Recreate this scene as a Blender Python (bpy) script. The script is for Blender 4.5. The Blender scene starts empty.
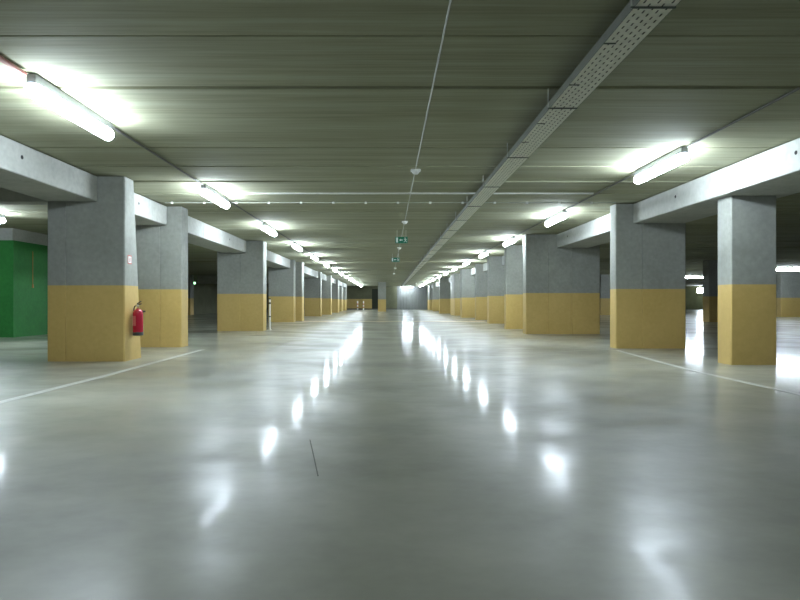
import bpy, bmesh, math, random
from mathutils import Vector, Matrix
random.seed(7)
S = bpy.context.scene
COL = S.collection
F, VX, HY, CAM = 600.0, 388.0, 302.0, 1.0      # focal length in pixels, horizon point, eye height
CEIL = 3.11
BEAM_Z = 2.69
PAINT = 1.28

# ------------------------------------------------------------------ materials
def new_mat(name):
    m = bpy.data.materials.new(name); m.use_nodes = True
    nt = m.node_tree
    b = nt.nodes['Principled BSDF']
    return m, nt, b

def N(nt, typ, **kw):
    n = nt.nodes.new(typ)
    for k, v in kw.items(): setattr(n, k, v)
    return n

def plain(name, col, rough=0.5, metal=0.0, bump=0.0, spec=0.5, vary=0.08):
    m, nt, b = new_mat(name)
    tc = N(nt, 'ShaderNodeTexCoord')
    no = N(nt, 'ShaderNodeTexNoise'); no.inputs['Scale'].default_value = 14; no.inputs['Detail'].default_value = 4
    nt.links.new(tc.outputs['Object'], no.inputs['Vector'])
    r = N(nt, 'ShaderNodeValToRGB')
    r.color_ramp.elements[0].position = .3; r.color_ramp.elements[1].position = .7
    r.color_ramp.elements[0].color = tuple(c*(1-vary) for c in col)+(1,)
    r.color_ramp.elements[1].color = tuple(min(1, c*(1+vary)) for c in col)+(1,)
    nt.links.new(no.outputs['Fac'], r.inputs['Fac'])
    nt.links.new(r.outputs['Color'], b.inputs['Base Color'])
    b.inputs['Roughness'].default_value = rough
    b.inputs['Metallic'].default_value = metal
    b.inputs['Specular IOR Level'].default_value = spec
    if bump:
        bp = N(nt, 'ShaderNodeBump'); bp.inputs['Strength'].default_value = bump; bp.inputs['Distance'].default_value = .01
        nt.links.new(no.outputs['Fac'], bp.inputs['Height'])
        nt.links.new(bp.outputs['Normal'], b.inputs['Normal'])
    return m

def concrete(name, dark, light, scale=(1, 1, 1), rough=.85, pores=.3, big=1.3, spec=.3):
    """cast concrete: cloudy blotches, finer mottling and small pores"""
    m, nt, b = new_mat(name)
    tc = N(nt, 'ShaderNodeTexCoord'); mp = N(nt, 'ShaderNodeMapping'); mp.inputs['Scale'].default_value = scale
    geo = N(nt, 'ShaderNodeNewGeometry')
    nt.links.new(geo.outputs['Position'], mp.inputs['Vector'])
    a = N(nt, 'ShaderNodeTexNoise'); a.inputs['Scale'].default_value = big; a.inputs['Detail'].default_value = 6; a.inputs['Roughness'].default_value = .65
    f = N(nt, 'ShaderNodeTexNoise'); f.inputs['Scale'].default_value = big*9; f.inputs['Detail'].default_value = 5
    v = N(nt, 'ShaderNodeTexVoronoi'); v.inputs['Scale'].default_value = 22
    for n in (a, f): nt.links.new(mp.outputs['Vector'], n.inputs['Vector'])
    nt.links.new(geo.outputs['Position'], v.inputs['Vector'])
    mx = N(nt, 'ShaderNodeMix'); mx.data_type = 'FLOAT'; mx.inputs[0].default_value = .4
    nt.links.new(a.outputs['Fac'], mx.inputs[2]); nt.links.new(f.outputs['Fac'], mx.inputs[3])
    r = N(nt, 'ShaderNodeValToRGB'); r.color_ramp.elements[0].position = .36; r.color_ramp.elements[1].position = .64
    r.color_ramp.elements[0].color = dark+(1,); r.color_ramp.elements[1].color = light+(1,)
    nt.links.new(mx.outputs[0], r.inputs['Fac'])
    nt.links.new(r.outputs['Color'], b.inputs['Base Color'])
    pr = N(nt, 'ShaderNodeMapRange'); pr.inputs['From Min'].default_value = .03; pr.inputs['From Max'].default_value = .12
    nt.links.new(v.outputs['Distance'], pr.inputs['Value'])
    ad = N(nt, 'ShaderNodeMath', operation='ADD')
    nt.links.new(pr.outputs['Result'], ad.inputs[0]); nt.links.new(f.outputs['Fac'], ad.inputs[1])
    bp = N(nt, 'ShaderNodeBump'); bp.inputs['Strength'].default_value = pores; bp.inputs['Distance'].default_value = .004
    nt.links.new(ad.outputs['Value'], bp.inputs['Height']); nt.links.new(bp.outputs['Normal'], b.inputs['Normal'])
    b.inputs['Roughness'].default_value = rough; b.inputs['Specular IOR Level'].default_value = spec
    return m

M = {}
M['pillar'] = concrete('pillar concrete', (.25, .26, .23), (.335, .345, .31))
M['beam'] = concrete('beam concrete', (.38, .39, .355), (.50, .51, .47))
M['ceiling'] = concrete('ceiling planks', (.225, .228, .14), (.37, .375, .262), scale=(.10, 3.2, 1), big=1.0)
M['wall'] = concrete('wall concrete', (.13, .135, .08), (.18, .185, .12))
M['yellow'] = concrete('yellow wall paint', (.52, .365, .115), (.59, .42, .145), rough=.55, pores=.15, spec=.4)
M['green'] = concrete('green wall paint', (.025, .16, .035), (.034, .21, .045), rough=.6, pores=.1, spec=.3)
M['shutter'] = concrete('grey shutter', (.20, .21, .20), (.27, .28, .27), scale=(6, 1, .4), rough=.6, pores=.05)
M['crack'] = plain('crack dirt', (.13, .135, .11), .8)
M['line'] = plain('worn white line paint', (.50, .51, .47), .5, vary=.14)
M['joint'] = plain('expansion joint cover', (.52, .42, .30), .45, vary=.15)
M['grout'] = plain('pale joint mortar', (.62, .63, .58), .8)
M['galv'] = plain('galvanised steel', (.80, .80, .70), .5, .0)
M['rail'] = plain('dark rail steel', (.11, .12, .09), .6)  # side rails darker than the bottom plate
M['dark_steel'] = plain('dark bracket steel', (.09, .10, .08), .6, .3)
M['housing'] = plain('lamp housing', (.16, .17, .17), .5)
M['cap'] = plain('lamp end cap', (.62, .63, .63), .45)
M['conduit'] = plain('grey conduit', (.42, .43, .38), .5)
M['cable'] = plain('dark cable', (.10, .10, .085), .6)
M['rust_pipe'] = plain('reddish pipe', (.30, .10, .075), .55)
M['white'] = plain('white plastic', (.74, .75, .70), .4, vary=.03)
M['black'] = plain('black plastic', (.02, .02, .02), .45)
M['hole'] = plain('hole and joint black', (.03, .03, .03), .9)
M['red'] = plain('red enamel', (.42, .010, .030), .25, vary=.05)
M['brass'] = plain('brass valve', (.42, .33, .16), .35, .8)
M['signgreen'] = plain('sign green', (.005, .16, .085), .4, vary=.03)
M['signwhite'] = plain('sign white', (.72, .80, .76), .45, vary=.02)
M['signred'] = plain('sign red', (.55, .12, .11), .5)
M['orange'] = plain('orange band', (.62, .22, .08), .5)
M['amber'] = plain('amber knob', (.45, .22, .05), .4)
M['doorway_shade'] = plain('doorway shade', (.035, .04, .025), .8)

def emit(name, col, st):
    m, nt, b = new_mat(name)
    b.inputs['Base Color'].default_value = (.8, .8, .8, 1)
    b.inputs['Emission Color'].default_value = col+(1,)
    b.inputs['Emission Strength'].default_value = st
    return m
LAMP = 26.0
M['tube'] = emit('lit fluorescent tube', (.76, .875, 1.0), LAMP)
M['glowgreen'] = emit('lit green sign', (.35, .9, .45), .8)

def floor_mat():
    m, nt, b = new_mat('polished floor')
    geo = N(nt, 'ShaderNodeNewGeometry')
    def noise(scale, sc, det=4, rg=.55):
        mp = N(nt, 'ShaderNodeMapping'); mp.inputs['Scale'].default_value = sc
        nt.links.new(geo.outputs['Position'], mp.inputs['Vector'])
        n = N(nt, 'ShaderNodeTexNoise'); n.inputs['Scale'].default_value = scale
        n.inputs['Detail'].default_value = det; n.inputs['Roughness'].default_value = rg
        nt.links.new(mp.outputs['Vector'], n.inputs['Vector']); return n
    a = noise(.6, (.8, 1, 1), 6, .65)
    r = N(nt, 'ShaderNodeValToRGB'); r.color_ramp.elements[0].position = .33; r.color_ramp.elements[1].position = .68
    r.color_ramp.elements[0].color = (.225, .23, .18, 1); r.color_ramp.elements[1].color = (.40, .40, .33, 1)
    nt.links.new(a.outputs['Fac'], r.inputs['Fac']); nt.links.new(r.outputs['Color'], b.inputs['Base Color'])
    g = noise(.9, (.8, 1.1, 1), 5, .6)
    rr = N(nt, 'ShaderNodeMapRange'); rr.inputs['From Min'].default_value = .38; rr.inputs['From Max'].default_value = .62
    rr.inputs['To Min'].default_value = .285; rr.inputs['To Max'].default_value = .46
    nt.links.new(g.outputs['Fac'], rr.inputs['Value']); nt.links.new(rr.outputs['Result'], b.inputs['Roughness'])
    b.inputs['Specular IOR Level'].default_value = .27
    # thin sealer film: mirrors only at a flat angle
    b.inputs['Coat IOR'].default_value = 1.033; b.inputs['Coat Roughness'].default_value = .10
    h = noise(.8, (.7, 1.2, 1), 4, .6)
    hr = N(nt, 'ShaderNodeMapRange'); hr.inputs['From Min'].default_value = .36; hr.inputs['From Max'].default_value = .62
    hr.inputs['To Min'].default_value = .5; hr.inputs['To Max'].default_value = 1.0
    nt.links.new(h.outputs['Fac'], hr.inputs['Value']); nt.links.new(hr.outputs['Result'], b.inputs['Coat Weight'])
    w = noise(2.2, (.7, 1.3, 1), 2, .4)
    b1 = N(nt, 'ShaderNodeBump'); b1.inputs['Strength'].default_value = .24; b1.inputs['Distance'].default_value = .01
    nt.links.new(w.outputs['Fac'], b1.inputs['Height'])
    nt.links.new(b1.outputs['Normal'], b.inputs['Normal']); nt.links.new(b1.outputs['Normal'], b.inputs['Coat Normal'])
    return m
M['floor'] = floor_mat()

# ------------------------------------------------------------------ helpers
def tag(o, label, cat, group=None):
    o['label'] = label; o['category'] = cat
    if group: o['group'] = group
    return o

def link(name, bm, mats, parent=None, smooth=False, loc=(0, 0, 0)):
    me = bpy.data.meshes.new(name)
    bmesh.ops.recalc_face_normals(bm, faces=bm.faces)
    bm.to_mesh(me); bm.free()
    for m in (mats if isinstance(mats, (list, tuple)) else [mats]): me.materials.append(M[m])
    if smooth:
        for p in me.polygons: p.use_smooth = True
        me.set_sharp_from_angle(angle=math.radians(40))
    o = bpy.data.objects.new(name, me); COL.objects.link(o)
    o.location = loc
    if parent: o.parent = parent
    return o

def root(name, label, cat, loc=(0, 0, 0), rz=0, group=None):
    o = bpy.data.objects.new(name, None); COL.objects.link(o)
    o.location = loc; o.rotation_euler = (0, 0, rz); o.empty_display_size = .2
    return tag(o, label, cat, group)

def struct(name, bm, mats):
    o = link(name, bm, mats); o['kind'] = 'structure'; return o

def box(bm, x0, x1, y0, y1, z0, z1, mi=0, bev=0):
    vs = [bm.verts.new((x, y, z)) for z in (z0, z1) for y in (y0, y1) for x in (x0, x1)]
    fs = [bm.faces.new([vs[i] for i in q]) for q in ((0, 2, 3, 1), (4, 5, 7, 6), (0, 1, 5, 4), (2, 6, 7, 3), (0, 4, 6, 2), (1, 3, 7, 5))]
    for f in fs: f.material_index = mi
    if bev:
        es = list({e for f in fs for e in f.edges})
        bmesh.ops.bevel(bm, geom=es, offset=bev, segments=1, affect='EDGES', profile=.5)
    return bm

def tube(bm, p, q, r, n=10, r2=None, mi=0, cap=True):
    p, q = Vector(p), Vector(q); d = (q-p).normalized()
    u = d.orthogonal().normalized(); v = d.cross(u)
    r2 = r if r2 is None else r2
    A = [bm.verts.new(p+(u*math.cos(2*math.pi*i/n)+v*math.sin(2*math.pi*i/n))*r) for i in range(n)]
    B = [bm.verts.new(q+(u*math.cos(2*math.pi*i/n)+v*math.sin(2*math.pi*i/n))*r2) for i in range(n)]
    fs = [bm.faces.new((A[i], A[(i+1) % n], B[(i+1) % n], B[i])) for i in range(n)]
    if cap: fs += [bm.faces.new(A[::-1]), bm.faces.new(B)]
    for f in fs: f.material_index = mi
    return bm

def lathe(bm, prof, n=20, cx=0, cy=0, mi=0):
    rings = []
    for r, z in prof:
        if r < 1e-5: rings.append([bm.verts.new((cx, cy, z))])
        else: rings.append([bm.verts.new((cx+r*math.cos(2*math.pi*i/n), cy+r*math.sin(2*math.pi*i/n), z)) for i in range(n)])
    for a, b in zip(rings, rings[1:]):
        for i in range(n):
            j = (i+1) % n
            if len(a) == 1 and len(b) == 1: continue
            if len(a) == 1: f = bm.faces.new((a[0], b[j], b[i]))
            elif len(b) == 1: f = bm.faces.new((a[i], a[j], b[0]))
            else: f = bm.faces.new((a[i], a[j], b[j], b[i]))
            f.material_index = mi
    return bm

def loft(bm, rings, mats):
    """rings: equal-length point loops from bottom to top; mats[i] between ring i and i+1"""
    R = [[bm.verts.new(p) for p in ring] for ring in rings]
    n = len(R[0])
    for k in range(len(R)-1):
        for i in range(n):
            j = (i+1) % n
            f = bm.faces.new((R[k][i], R[k][j], R[k+1][j], R[k+1][i])); f.material_index = mats[k]
    bm.faces.new(R[0][::-1]).material_index = mats[0]
    bm.faces.new(R[-1]).material_index = mats[-1]
    return bm

def prism(bm, pts, a, b, axis='y', mi=0):
    """extrude an outline: axis y -> pts are (x,z); axis z -> pts are (x,y)"""
    mk = (lambda p, t: (p[0], t, p[1])) if axis == 'y' else (lambda p, t: (p[0], p[1], t))
    A = [bm.verts.new(mk(p, a)) for p in pts]; B = [bm.verts.new(mk(p, b)) for p in pts]
    n = len(pts); fs = [bm.faces.new((A[i], A[(i+1) % n], B[(i+1) % n], B[i])) for i in range(n)]
    fs += [bm.faces.new(A[::-1]), bm.faces.new(B)]
    for f in fs: f.material_index = mi
    return bm

def copy_tree(o, parent=None):
    c = o.copy(); COL.objects.link(c)
    if parent: c.parent = parent
    for ch in list(o.children): copy_tree(ch, c)
    return c

ORD = ['nearest', 'second', 'third', 'fourth', 'fifth', 'sixth', 'seventh', 'eighth', 'ninth', 'tenth', 'eleventh',
       'twelfth', 'thirteenth', 'fourteenth', 'fifteenth', 'sixteenth', 'seventeenth']

# ------------------------------------------------------------------ setting
XL, XR, YB, YN = -16.0, 48.0, 80.0, -9.0
bm = bmesh.new(); box(bm, XL-.3, XR+.3, YN-.3, YB+.3, -.25, 0); struct('floor', bm, 'floor')

bm = bmesh.new()                       # ceiling of precast planks with chamfered joints
prof = []; pitch = 1.16; y = 4.78
while y - pitch > YN: y -= pitch
prof.append((YN-.3, CEIL))
rc = random.Random(3); zl = CEIL
while y < YB:                              # neighbouring planks sag a little differently
    zr = CEIL+rc.uniform(0, .024)
    prof += [(y-.032, zl), (y-.011, CEIL+.05), (y+.011, CEIL+.05), (y+.032, zr)]
    zl = CEIL+rc.uniform(0, .024)
    y += pitch
prof += [(YB+.3, CEIL), (YB+.3, CEIL+.3), (YN-.3, CEIL+.3)]
A = [bm.verts.new((XL-.3, p[0], p[1])) for p in prof]; B = [bm.verts.new((XR+.3, p[0], p[1])) for p in prof]
for i in range(len(prof)):
    j = (i+1) % len(prof); bm.faces.new((A[i], A[j], B[j], B[i]))
bm.faces.new(A); bm.faces.new(B[::-1])
struct('ceiling', bm, 'ceiling')

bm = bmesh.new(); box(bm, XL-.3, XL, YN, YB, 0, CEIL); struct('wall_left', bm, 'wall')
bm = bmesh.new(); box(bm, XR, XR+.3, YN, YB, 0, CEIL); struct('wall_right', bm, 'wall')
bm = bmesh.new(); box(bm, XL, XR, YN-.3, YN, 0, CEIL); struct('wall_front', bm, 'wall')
bm = bmesh.new()                       # far wall, with a yellow wainscot at its left
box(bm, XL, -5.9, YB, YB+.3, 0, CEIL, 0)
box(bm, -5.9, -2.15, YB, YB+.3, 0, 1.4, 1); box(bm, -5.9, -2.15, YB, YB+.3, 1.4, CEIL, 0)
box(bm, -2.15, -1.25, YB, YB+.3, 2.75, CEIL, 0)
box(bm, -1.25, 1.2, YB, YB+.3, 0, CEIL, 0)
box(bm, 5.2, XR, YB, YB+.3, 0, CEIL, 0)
struct('wall_back', bm, ['wall', 'yellow'])
bm = bmesh.new(); box(bm, -2.15, -1.25, YB+.15, YB+.25, 0, 2.75); struct('door_1', bm, 'doorway_shade')  # dark panel, coloured as the unlit depth of the open doorway
bm = bmesh.new()                       # ribbed roller door
pts = []; x = 1.2
while x < 5.15:
    pts += [(x, YB+.10), (x+.06, YB+.10), (x+.09, YB+.06), (x+.17, YB+.06)]; x += .2
pts += [(5.2, YB+.10), (5.2, YB+.22), (1.2, YB+.22)]
prism(bm, pts, .02, CEIL, 'z'); struct('door_2', bm, 'shutter')
bm = bmesh.new(); box(bm, XL, 1.2, YB-.02, YB, 0, .14); box(bm, 5.2, 6, YB-.02, YB, 0, .14); struct('baseboard_back', bm, 'cable')
bm = bmesh.new(); box(bm, -3.05, 4.0, 11.67, 11.72, CEIL-.006, CEIL+.02); struct('trim_1', bm, 'grout')

bm = bmesh.new(); box(bm, -15.9, -10.55, 16.9, 26, 0, 2.74); struct('wall_side', bm, 'green')
bm = bmesh.new(); box(bm, -15.9, -10.7, 17.1, 26, 2.74, CEIL); struct('trim_2', bm, 'beam')

# ------------------------------------------------------------------ pillars
def pillar(x0, x1, y0, d, label, top=CEIL, d_top=None, inner='right', seams=(), group='yellow and grey pillars'):
    """inner = side that faces the drive lane; seams = fractions of the width with a formwork joint"""
    def outline(dd):
        c = .018; w = x1-x0
        P = [(x0+c, y0)]
        for s in seams: xs = x0+s*w; P += [(xs-.012, y0), (xs, y0+.014), (xs+.012, y0)]
        P += [(x1-c, y0), (x1, y0+c), (x1, y0+dd-c), (x1-c, y0+dd), (x0+c, y0+dd), (x0, y0+dd-c), (x0, y0+c)]
        return P
    dt = d if d_top is None else d_top
    bm = bmesh.new()
    mid = d+(dt-d)*PAINT/top
    loft(bm, [[(px, py, z) for px, py in outline(dd)] for z, dd in ((0, d), (PAINT, mid), (top, dt))], [1, 0])
    o = link('pillar', bm, ['pillar', 'yellow'])
    # origin at the base
    cx, cy = (x0+x1)/2, y0+d/2
    for v in o.data.vertices: v.co.x -= cx; v.co.y -= cy
    o.location = (cx, cy, 0)
    o['kind'] = 'thing'
    return tag(o, label, 'pillar', group)

def at(px, Y): return (px-VX)*Y/F
def depth(by): return F*CAM/(by-HY)

# left row: front x0, x1 (pixels at the front face), base line, depth, depth at top
L = [  # x0, x1, base, depth, depth_top, seams
    (47, 124.5, 361.5, .70, .37, (.24,)),
    (110, 181.5, 347.3, .45, None, (.70,)),
    (217, 263.3, 331, .55, None, (.5,)),
    (268.3, 293.7, 322, .60, None, ()),
    (277, 302, 321, .80, None, ()),
    (304.5, 320.7, 316.3, .75, None, ()),
    (318, 331, 314.6, .8, None, ()),
    (327, 338, 312.6, 1.6, None, ()),
    (334, 341.8, 311.4, 2.0, None, ()),
    (339, 345.5, 310.5, 2.2, None, ()),
]
lname = ['grey and yellow concrete pillar nearest on the left, red extinguisher on its side',
         'second pillar of the left row, just behind the one with the extinguisher',
         'third pillar of the left row, with the striped post beside it',
         'fourth pillar of the left row, wide and in front of the floor joint',
         'fifth pillar of the left row, with a shaded front, just past the floor joint']
lname += ['%s pillar of the left row, counted towards the far wall' % ORD[i] for i in range(5, 10)]
LP = []
for (a, b, by, d, dt, sm), nm in zip(L, lname):
    Y = depth(by); x0, x1 = at(a, Y), at(b, Y)
    if x0 > -5.72: x0 = -5.8
    pillar(x0, x1, Y, d, nm, d_top=dt, seams=sm); LP.append((x0, x1, Y, d if dt is None else dt, d))

R = [
    (731, 777, 365, .40, ()),
    (616, 686, 348.5, .36, (.38,)),
    (526, 600, 334, .45, (.30, .62)),
    (506, 545, 329, .35, ()),
    (489, 520, 323.6, .55, ()),
    (476, 497, 320, .45, ()),
    (462, 480, 317.7, 1.0, ()),
    (454.8, 468, 315.6, 3.0, ()),
    (439.5, 453, 313.5, .5, ()),
    (433, 444, 311, .6, ()),
    (429.5, 438, 310.2, 3.5, ()),
]
rname = ['narrow grey and yellow concrete pillar nearest on the right, under the beam',
         'second pillar of the right row, broad with a pale inner edge',
         'third pillar of the right row, the widest, with two vertical seams']
rname += ['%s pillar of the right row, counted towards the far wall' % ORD[i] for i in range(3, 11)]
RP = []
for i, ((a, b, by, d, sm), nm) in enumerate(zip(R, rname)):
    Y = depth(by); x0, x1 = at(a, Y), at(b, Y)
    if 2 < i and x1 < 6.3: x1 = 6.3
    pillar(x0, x1, Y, d, nm, top=BEAM_Z if i == 0 else CEIL, seams=sm); RP.append((x0, x1, Y, d))

pillar(at(378, 63), at(386, 63), 63, .8, 'lone slim pillar in the middle of the lane near the far wall', group='yellow and grey pillars')
G2 = 'pillars of the side aisles'
pillar(-15.99, -15.15, 46, .8, 'pillar at the far left wall, seen between second and third left pillars', group=G2)
pillar(16.05, 17.3, 30, .6, 'side aisle pillar seen just left of the nearest right pillar', group=G2)
pillar(16.3, 17.6, 46, .6, 'side aisle pillar seen between second and third right pillars', group=G2)
pillar(26.2, 27.6, 40, .9, 'side aisle pillar seen to the right of the nearest right pillar', group=G2)

# ------------------------------------------------------------------ beams
def beam(x0, x1, y0, y1, label, face, holes=(), z0=BEAM_Z, joint=None):
    cx, cy = (x0+x1)/2, (y0+y1)/2
    bm = bmesh.new()
    if joint:
        box(bm, x0-cx, x1-cx, y0-cy, joint-.012-cy, z0-cy*0, CEIL-.001, 0, .012)
        box(bm, x0-cx, x1-cx, joint+.012-cy, y1-cy, z0, CEIL-.001, 0, .012)
        box(bm, x0-cx+.03, x1-cx-.03, joint-.02-cy, joint+.02-cy, z0+.03, CEIL-.001, 1)
    else:
        box(bm, x0-cx, x1-cx, y0-cy, y1-cy, z0, CEIL-.001, 0, .012)
    o = link('ceiling_beam', bm, ['beam', 'hole'], loc=(cx, cy, 0))
    tag(o, label, 'beam', 'ceiling beams'); o['kind'] = 'thing'
    fx = (x1 if face == 'right' else x0)-cx
    s = 1 if face == 'right' else -1
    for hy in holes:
        hb = bmesh.new(); tube(hb, (fx-.004*s, hy-cy, 2.93), (fx+.003*s, hy-cy, 2.93), .028, 14)  # black disc on the face, painted as the dark inside of a hole
        link('drill_hole_disc', hb, 'hole', o)
    return o
bx0, bx1 = -5.72, -4.88
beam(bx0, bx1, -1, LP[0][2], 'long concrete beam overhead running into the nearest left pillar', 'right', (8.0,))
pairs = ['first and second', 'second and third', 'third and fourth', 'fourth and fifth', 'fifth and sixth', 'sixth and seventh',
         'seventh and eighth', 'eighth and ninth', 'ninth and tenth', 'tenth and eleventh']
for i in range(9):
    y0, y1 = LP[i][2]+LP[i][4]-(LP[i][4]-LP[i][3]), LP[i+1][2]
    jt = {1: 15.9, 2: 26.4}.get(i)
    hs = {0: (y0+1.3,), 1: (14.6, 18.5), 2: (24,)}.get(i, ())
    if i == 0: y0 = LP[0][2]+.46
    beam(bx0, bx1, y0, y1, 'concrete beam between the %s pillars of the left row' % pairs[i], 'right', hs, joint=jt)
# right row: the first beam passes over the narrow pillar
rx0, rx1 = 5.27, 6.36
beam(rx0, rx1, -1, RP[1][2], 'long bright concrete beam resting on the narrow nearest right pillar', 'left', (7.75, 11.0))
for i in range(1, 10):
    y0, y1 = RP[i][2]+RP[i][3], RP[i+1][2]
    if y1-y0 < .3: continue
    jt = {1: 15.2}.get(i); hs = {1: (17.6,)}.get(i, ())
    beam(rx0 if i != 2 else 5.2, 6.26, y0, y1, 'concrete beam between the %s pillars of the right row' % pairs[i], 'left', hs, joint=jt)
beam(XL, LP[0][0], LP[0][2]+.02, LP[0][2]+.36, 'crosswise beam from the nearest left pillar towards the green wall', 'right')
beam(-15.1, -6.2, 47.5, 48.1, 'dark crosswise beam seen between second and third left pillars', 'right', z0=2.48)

# ------------------------------------------------------------------ fluorescent battens
LZ = 2.972
def make_lamp(label, loc, rz=0, group='lit fluorescent battens'):
    t = root('fluorescent_lamp', label, 'lamp', loc, rz, group)
    b = bmesh.new(); box(b, -.046, .046, -.78, .78, .046, CEIL-LZ-.001, 0, .006); link('housing', b, 'housing', t)
    for s in (-1, 1):
        c = bmesh.new(); box(c, -.052, .052, s*.62-.02, s*.62+.02, .040, .066, 0, .003)
        link('clip', c, 'cap', t)
    g = bmesh.new(); rr_ = .070  # fat radius: the glow around the tube is put into its shape
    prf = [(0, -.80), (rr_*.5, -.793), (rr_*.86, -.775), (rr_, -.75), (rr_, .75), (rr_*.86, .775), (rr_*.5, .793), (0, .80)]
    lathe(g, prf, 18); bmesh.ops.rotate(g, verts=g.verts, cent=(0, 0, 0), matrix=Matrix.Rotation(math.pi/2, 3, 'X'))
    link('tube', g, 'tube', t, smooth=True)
    return t
lamp0 = None
def lamp(label, x, y, rz=0, group='lit fluorescent battens'):
    global lamp0
    if lamp0 is None:
        lamp0 = make_lamp(label, (x, y, LZ), rz, group); return lamp0
    o = copy_tree(lamp0); o.location = (x, y, LZ); o.rotation_euler = (0, 0, rz); o['label'] = label; o['group'] = group
    return o
LX, RX = -3.30, 4.03
for k in range(14):
    lamp('%s lit fluorescent lamp of the left ceiling row' % ORD[k], LX, 6.32+5.18*k)
for k in range(13):
    lamp('%s lit fluorescent lamp of the right ceiling row' % ORD[k], RX, 8.92+5.5*k)
lamp('lit fluorescent lamp of the left row, behind the viewer', LX, -2.6)
lamp('lit fluorescent lamp of the right row, behind the viewer', RX, -2.1)
lamp('lit fluorescent lamp on the left, in front of the green wall', -9.35, 13.8)
for y, nm in ((36.6, 'lit side aisle lamp seen to the right of the nearest right pillar'),
              (48, 'lit side aisle lamp left of the nearest right pillar'),
              (25.6, 'nearest lit lamp of the right side aisle'),
              (59, 'lit side aisle lamp farther back than the one by the bright panel'),
              (66, 'lit side aisle lamp far behind the gap of the right pillars')):
    lamp(nm, 24.4, y, math.pi/2, 'lit side aisle lamps')
lamp('lit side aisle lamp hidden by the second right pillar', 17.2, 40, math.pi/2, 'lit side aisle lamps')
lamp('lit crosswise lamp at the ceiling before the far roller door', 2.5, 79.2, math.pi/2)

# cables that feed the rows
def cable_run(label, x, segs, r, m, name='lamp_cable', z=None):
    t = bmesh.new()
    for a, b in segs: tube(t, (0, a, 0), (0, b, 0), r, 8)
    o = link(name, t, m, loc=(x, 0, (CEIL-r-.002) if z is None else z)); return tag(o, label, 'cable')
cs = []; prev = 6.32+.82
for k in range(1, 14): cs.append((prev, 6.32+5.18*k-.82)); prev = 6.32+5.18*k+.82
cable_run('dark cable along the ceiling joining the left row of lamps', LX, cs, .014, 'cable')
o = cable_run('reddish pipe on the ceiling ahead of the nearest left lamp', LX-.02, [(1.98, 5.48)], .024, 'rust_pipe', 'pipe'); o['category'] = 'pipe'
cs = [(4.26, 8.08)]; prev = 8.92+.82
for k in range(1, 13): cs.append((prev, 8.92+5.5*k-.82)); prev = 8.92+5.5*k+.82
cable_run('dark cable along the ceiling joining the right row of lamps', RX, cs, .014, 'cable')

# crosswise conduit with clips
c = root('conduit', 'thin pale conduit with clips crossing the ceiling between the lamp rows', 'conduit', (0, 12.64, CEIL-.018))
b = bmesh.new(); tube(b, (-4.7, 0, 0), (4.8, 0, 0), .0075, 8); link('pipe', b, 'conduit', c)
cl = None; x = -4.55
while x < 4.7:
    if cl is None:
        b = bmesh.new(); box(b, -.022, .022, -.02, .02, -.024, .017, 0, .004); cl = link('clip', b, 'white', c); o = cl
    else:
        o = cl.copy(); COL.objects.link(o)
    o.location = (x, 0, 0); x += .68

# centre conduit with smoke detectors
b = bmesh.new()
SD = [9.45, 15.5, 22.9, 29.5, 36.5, 43.5]
tube(b, (0, -2, 0), (0, 46, 0), .008, 8)
o = link('detector_conduit', b, 'conduit', loc=(.435, 0, CEIL-.0125)); tag(o, 'thin pale conduit along the middle of the ceiling with detectors on it', 'conduit')
sdn = ['nearest white smoke detector on the middle ceiling conduit', 'second white smoke detector on the ceiling, before the exit signs',
       'third white smoke detector, between the two green exit signs', 'fourth white smoke detector, past both exit signs',
       'fifth white smoke detector on the middle ceiling conduit', 'farthest white smoke detector on the middle ceiling conduit']
sd = None
for y, nm in zip(SD, sdn):
    if sd is None:
        sd = root('smoke_detector', nm, 'smoke detector', (.435, y, CEIL), 0, 'smoke detectors')
        b = bmesh.new(); lathe(b, [(0, -.028), (.055, -.028), (.060, -.036), (.060, -.062), (.050, -.078), (.034, -.098), (0, -.104)], 20); link('detector_head', b, 'white', sd, True)
        b = bmesh.new(); box(b, -.078, .078, -.05, .05, -.056, -.022, 0, .006); link('base_plate', b, 'white', sd)
    else:
        o = copy_tree(sd); o.location = (.435, y, CEIL); o['label'] = nm

# ------------------------------------------------------------------ cable tray
TZ, TX0, TX1 = CAM+1.92, 1.605, 1.865
tr = root('cable_tray', 'long perforated grey cable tray hung under the middle of the ceiling', 'cable tray', (0, 0, 0))
b = bmesh.new()
t0, t1, Y0, Y1, Yend = TX0, TX1, -1.0, 22.0, 79.0
rows = 5; w = (t1-t0); rw = .013; gap = (w-rows*rw)/(rows+1)
def quad(x0, x1, y0, y1, z=TZ):
    b.faces.new([b.verts.new(p) for p in ((x0, y0, z), (x1, y0, z), (x1, y1, z), (x0, y1, z))])
for k in range(rows+1):
    xa = t0+k*(gap+rw); quad(xa, xa+gap, Y0, Y1)
for k in range(rows):
    xa = t0+gap+k*(gap+rw); y = Y0+(.045 if k % 2 else 0); quad(xa, xa+rw, Y0, y) if y > Y0 else None
    while y < Y1:
        quad(xa, xa+rw, y, min(y+.045, Y1)); y += .09        # bridge, then an open slot
quad(t0, t1, Y1, Yend)
ext = bmesh.ops.extrude_face_region(b, geom=list(b.faces))
bmesh.ops.translate(b, verts=[v for v in ext['geom'] if isinstance(v, bmesh.types.BMVert)], vec=(0, 0, .002))
link('bottom_plate', b, 'galv', tr)
for s, xx in ((-1, t0), (1, t1)):
    b = bmesh.new(); box(b, xx-.002, xx+.002, Y0, Yend, TZ, TZ+.075); box(b, min(xx, xx-s*.012), max(xx, xx-s*.012), Y0, Yend, TZ+.073, TZ+.076)
    link('side_rail', b, 'rail', tr)
hg = None; y = 3.90
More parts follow.
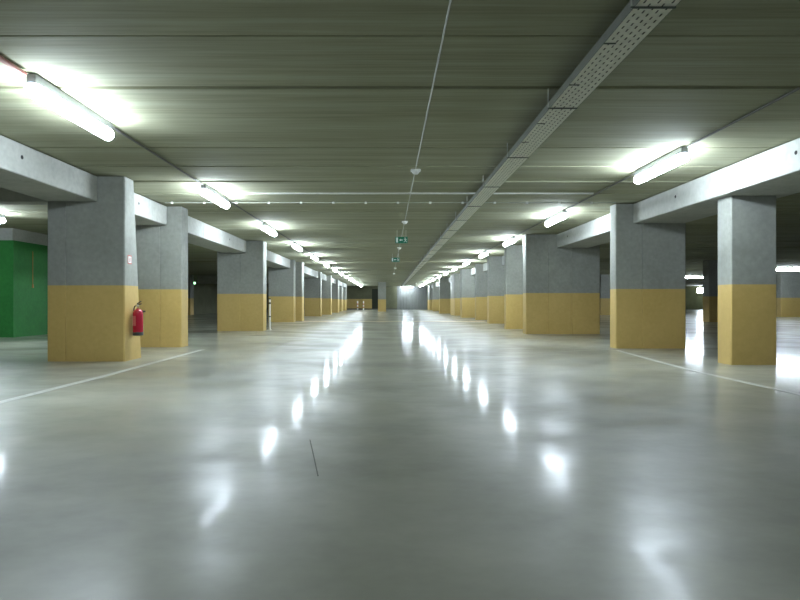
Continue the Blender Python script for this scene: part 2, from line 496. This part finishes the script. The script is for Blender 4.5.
while y < 78:
    if hg is None:
        b = bmesh.new(); box(b, t0-.028, t1+.005, -.006, .006, TZ-.011, TZ-.001); hg = link('hanger_bar', b, 'dark_steel', tr); o = hg
        b = bmesh.new(); tube(b, (t0-.022, 0, TZ-.011), (t0-.022, 0, CEIL), .0055, 8); rod = link('hanger_rod', b, 'conduit', hg)
    else:
        o = copy_tree(hg)
    o.location = (0, y, 0); y += 2.03
cl = None
for y in (4.45, 5.3, 6.45, 7.2):        # joint straps under the tray
    if cl is None:
        b = bmesh.new(); box(b, t0-.006, t0+.085, -.008, .008, TZ-.006, TZ-.0005); cl = link('strap', b, 'dark_steel', tr); o = cl
    else:
        o = cl.copy(); COL.objects.link(o)
    o.location = (0, y, 0)
b = bmesh.new()  # added dark cables, so the slots look shaded from below
for k in range(8): tube(b, (t0+.018+k*.032, Y0+.1, TZ+.016), (t0+.018+k*.032, Yend-.5, TZ+.016), .0128, 8)
tag(link('slot_shade_cables', b, 'cable'), 'added dark cables that stand for shade behind the tray slots', 'cable')

# ------------------------------------------------------------------ exit signs
def exit_sign(label, x, y, z):
    t = root('exit_sign', label, 'exit sign', (x, y, z), 0, 'green exit signs')
    b = bmesh.new(); box(b, -.18, .18, 0, .03, -.095, .095, 0, .004); link('panel', b, 'signgreen', t)
    b = bmesh.new()
    box(b, -.155, -.105, -.003, .0, -.072, .072); link('door_mark', b, 'signwhite', t)
    b = bmesh.new(); prism(b, [(-.065, 0), (-.025, .035), (-.025, .013), (.035, .013), (.035, -.013), (-.025, -.013), (-.025, -.035)], -.003, 0); link('arrow', b, 'signwhite', t)
    b = bmesh.new()                                            # running figure
    tube(b, (.105, -.003, .058), (.105, 0, .058), .016, 12)
    for q in ([(.098, .038), (.122, .034), (.128, -.012), (.106, -.012)],
              [(.106, -.008), (.128, -.008), (.100, -.040), (.078, -.066), (.066, -.056), (.090, -.032)],
              [(.110, -.012), (.128, -.012), (.142, -.040), (.165, -.060), (.158, -.070), (.128, -.048)],
              [(.098, .038), (.104, .024), (.076, .006), (.070, .016)],
              [(.120, .034), (.126, .020), (.150, .004), (.156, .016)]):
        prism(b, q, -.003, 0)
    link('running_figure', b, 'signwhite', t)
    for s in (-.13, .13):
        b = bmesh.new(); tube(b, (s, .015, .093), (s, .015, CEIL-z), .004, 8); link('hanger_rod', b, 'galv', t)
exit_sign('nearer of the two green exit signs hanging from the ceiling', at(401.5, 17.6), 17.6, CAM+62*17.6/F)
exit_sign('farther of the two green exit signs, behind a smoke detector', at(395.5, 26.2), 26.2, CAM+42.3*26.2/F)
b = bmesh.new(); box(b, -.0, .03, -.2, .2, -.09, .09, 0, .005)
o = link('emergency_sign', b, 'glowgreen', loc=(XL+.001, 49.6, 2.56)); tag(o, 'tiny glowing green sign on the dark far left wall', 'sign')

# ------------------------------------------------------------------ floor markings
def strip(name, pts, wdt, m, label, cat):
    b = bmesh.new()
    for (ax, ay), (bx, by) in zip(pts, pts[1:]):
        d = Vector((bx-ax, by-ay)).normalized(); n = Vector((-d.y, d.x))*wdt/2
        prism(b, [(ax+n.x, ay+n.y), (ax-n.x, ay-n.y), (bx-n.x, by-n.y), (bx+n.x, by+n.y)], .0, .0025, 'z')
    return tag(link(name, b, m), label, cat)
def gp(px, py): Y = depth(py); return (at(px, Y), Y)
strip('floor_line', [(-3.88, 2.0), gp(0, 402.5), gp(110, 374.5), gp(203, 349.5)], .10, 'line', 'thin white painted line on the floor along the left pillars', 'floor line')
strip('floor_line', [(4.42, 2.0), gp(800, 394.5), gp(690, 370), gp(618, 350.5)], .09, 'line', 'thin white painted line on the floor along the right pillars', 'floor line')
strip('floor_crack', [gp(310, 440), gp(313.5, 455), gp(318, 476)], .006, 'crack', 'short dark crack in the floor left of the lane middle', 'crack')
b = bmesh.new(); box(b, -4.4, 5.0, 30.5, 31.4, 0, .004)
tag(link('expansion_joint', b, 'joint'), 'tan expansion joint strip crossing the floor between the pillar rows', 'floor joint')

# ------------------------------------------------------------------ fire extinguisher on the nearest left pillar
lx = LP[0][1]
ey = LP[0][2]+.27; ex = lx+.115; ez = 1-.32*.0
zb = 1-(335.5-HY)/F*ey
e = root('fire_extinguisher', 'red fire extinguisher hung on the side of nearest left pillar', 'fire extinguisher', (ex, ey, zb), math.radians(-35))
b = bmesh.new(); lathe(b, [(0, .035), (.083, .035), (.085, .05), (.085, .375), (.080, .41), (.060, .44), (.030, .455), (.026, .47), (0, .47)], 24); link('cylinder', b, 'red', e, True)
b = bmesh.new(); lathe(b, [(0, 0), (.080, 0), (.088, .008), (.088, .055), (.0855, .06), (.0845, .06), (.0845, .04), (0, .04)], 24); link('base_ring', b, 'black', e, True)
b = bmesh.new(); lathe(b, [(0, .47), (.024, .47), (.024, .50), (.030, .505), (.030, .525), (0, .53)], 16); tube(b, (0, 0, .515), (-.055, 0, .515), .010, 8); link('valve', b, 'brass', e, True)
b = bmesh.new()
prism(b, [(-.02, .528), (.045, .528), (.10, .545), (.10, .553), (.045, .540), (-.02, .542)], -.011, .011); link('handle', b, 'black', e)
b = bmesh.new(); prism(b, [(-.02, .545), (.03, .556), (.09, .590), (.086, .598), (.026, .568), (-.02, .558)], -.010, .010); link('lever', b, 'black', e)
b = bmesh.new(); tube(b, (.030, -.012, .515), (.030, -.036, .515), .018, 14); link('gauge', b, 'white', e)
b = bmesh.new()
pts = [(-.055, 0, .515), (-.085, -.01, .50), (-.104, -.012, .46), (-.106, -.014, .36), (-.104, -.016, .22), (-.102, -.016, .12)]
for p, q in zip(pts, pts[1:]): tube(b, p, q, .011, 8)
tube(b, (-.102, -.016, .13), (-.101, -.016, .07), .011, 10, .017); link('hose', b, 'black', e, True)
b = bmesh.new()                       # pale instruction label wrapped on the front
for i in range(6):
    a0, a1 = math.radians(-118+i*10), math.radians(-108+i*10)
    b.faces.new([b.verts.new((.0862*math.cos(a), .0862*math.sin(a), z)) for a, z in ((a0, .17), (a1, .17), (a1, .34), (a0, .34))])
bmesh.ops.remove_doubles(b, verts=b.verts, dist=.0005)
link('label_sticker', b, 'signred', e)
b = bmesh.new(); box(b, -.012, .012, .08, .135, .40, .43); link('wall_bracket', b, 'black', e)
# sign above it
ys, zs = LP[0][2]+.20, CAM+42.3*(LP[0][2]+.20)/F
sg = root('fire_sign', 'small red framed sign on the nearest left pillar above the extinguisher', 'sign', (lx, ys, zs))
b = bmesh.new(); box(b, 0, .004, -.075, .075, -.075, .075); link('backing', b, 'signred', sg)
b = bmesh.new(); box(b, .004, .006, -.055, .055, -.055, .055); link('face', b, 'signwhite', sg)
b = bmesh.new(); box(b, .006, .0075, -.02, .015, -.04, .022); box(b, .006, .0075, -.012, .03, .025, .035); link('pictogram', b, 'signred', sg)

# ------------------------------------------------------------------ posts
Y = depth(330); x = at(269.8, Y)
p = root('striped_post', 'white post with black bands beside the third left pillar', 'post', (x, Y, 0))
b = bmesh.new(); tube(b, (0, 0, 0), (0, 0, 1.12), .036, 16); link('shaft', b, 'white', p, True)
for z0, z1 in ((.46, .50), (.93, .99), (1.09, 1.13)):
    b = bmesh.new(); tube(b, (0, 0, z0), (0, 0, z1), .039, 16); link('band', b, 'black', p, True)
b = bmesh.new(); tube(b, (0, 0, 0), (0, 0, .015), .075, 16); link('foot_plate', b, 'white', p, True)
pp = None
for px, nm in ((357.6, 'left one of two white posts with orange bands at the far yellow wall'), (363.5, 'right one of two white posts with orange bands at the far yellow wall')):
    Y = 76.0
    if pp is None:
        pp = root('barrier_post', nm, 'post', (at(px, Y), Y, 0), 0, 'barrier posts')
        b = bmesh.new(); tube(b, (0, 0, 0), (0, 0, 1.12), .075, 14); link('shaft', b, 'white', pp, True)
        for z in (.25, .65):
            b = bmesh.new(); tube(b, (0, 0, z), (0, 0, z+.16), .08, 14); link('band', b, 'orange', pp, True)
    else:
        o = copy_tree(pp); o.location = (at(px, Y), Y, 0); o['label'] = nm

# pull cord on the green wall
yy = 17.8; xx = -10.55+.012
pc = root('pull_cord', 'thin cord with amber knob hanging on the shaded green wall', 'cord', (xx, yy, 0))
b = bmesh.new(); tube(b, (0, 0, 1.52), (0, 0, 2.5), .008, 6); link('cord', b, 'amber', pc)
b = bmesh.new(); tube(b, (0, 0, 1.42), (0, 0, 1.53), .03, 10, .018); link('knob', b, 'amber', pc)

# lit opening far behind on the right
lp = root('light_box', 'bright white lit panel far behind left of the nearest right pillar', 'light panel', (41.9, YB, 2.52))
b = bmesh.new(); box(b, -.75, .75, -.06, 0, -.36, .36); link('frame', b, 'cap', lp)
b = bmesh.new(); box(b, -.68, .68, -.075, -.06, -.30, .30); link('lit_face', b, 'tube', lp)

# ------------------------------------------------------------------ world, camera
w = bpy.data.worlds.new('World'); S.world = w; w.use_nodes = True
w.node_tree.nodes['Background'].inputs['Color'].default_value = (.02, .02, .02, 1)
w.node_tree.nodes['Background'].inputs['Strength'].default_value = 0.2
cam = bpy.data.cameras.new('camera'); co = bpy.data.objects.new('camera', cam); COL.objects.link(co)
co.location = (0, 0, CAM); co.rotation_euler = (math.pi/2, 0, 0)
cam.sensor_fit = 'HORIZONTAL'; cam.sensor_width = 36; cam.lens = 36*F/800
cam.shift_x = (400-VX)/800; cam.shift_y = (HY-300)/800
cam.clip_start = .05; cam.clip_end = 300
S.camera = co
S.view_settings.view_transform = 'Standard'; S.view_settings.look = 'None'
S.view_settings.gamma = 1; S.view_settings.use_curve_mapping = False
S.view_settings.exposure = 2.33
S.cycles.diffuse_bounces = 8
S.cycles.max_bounces = 14
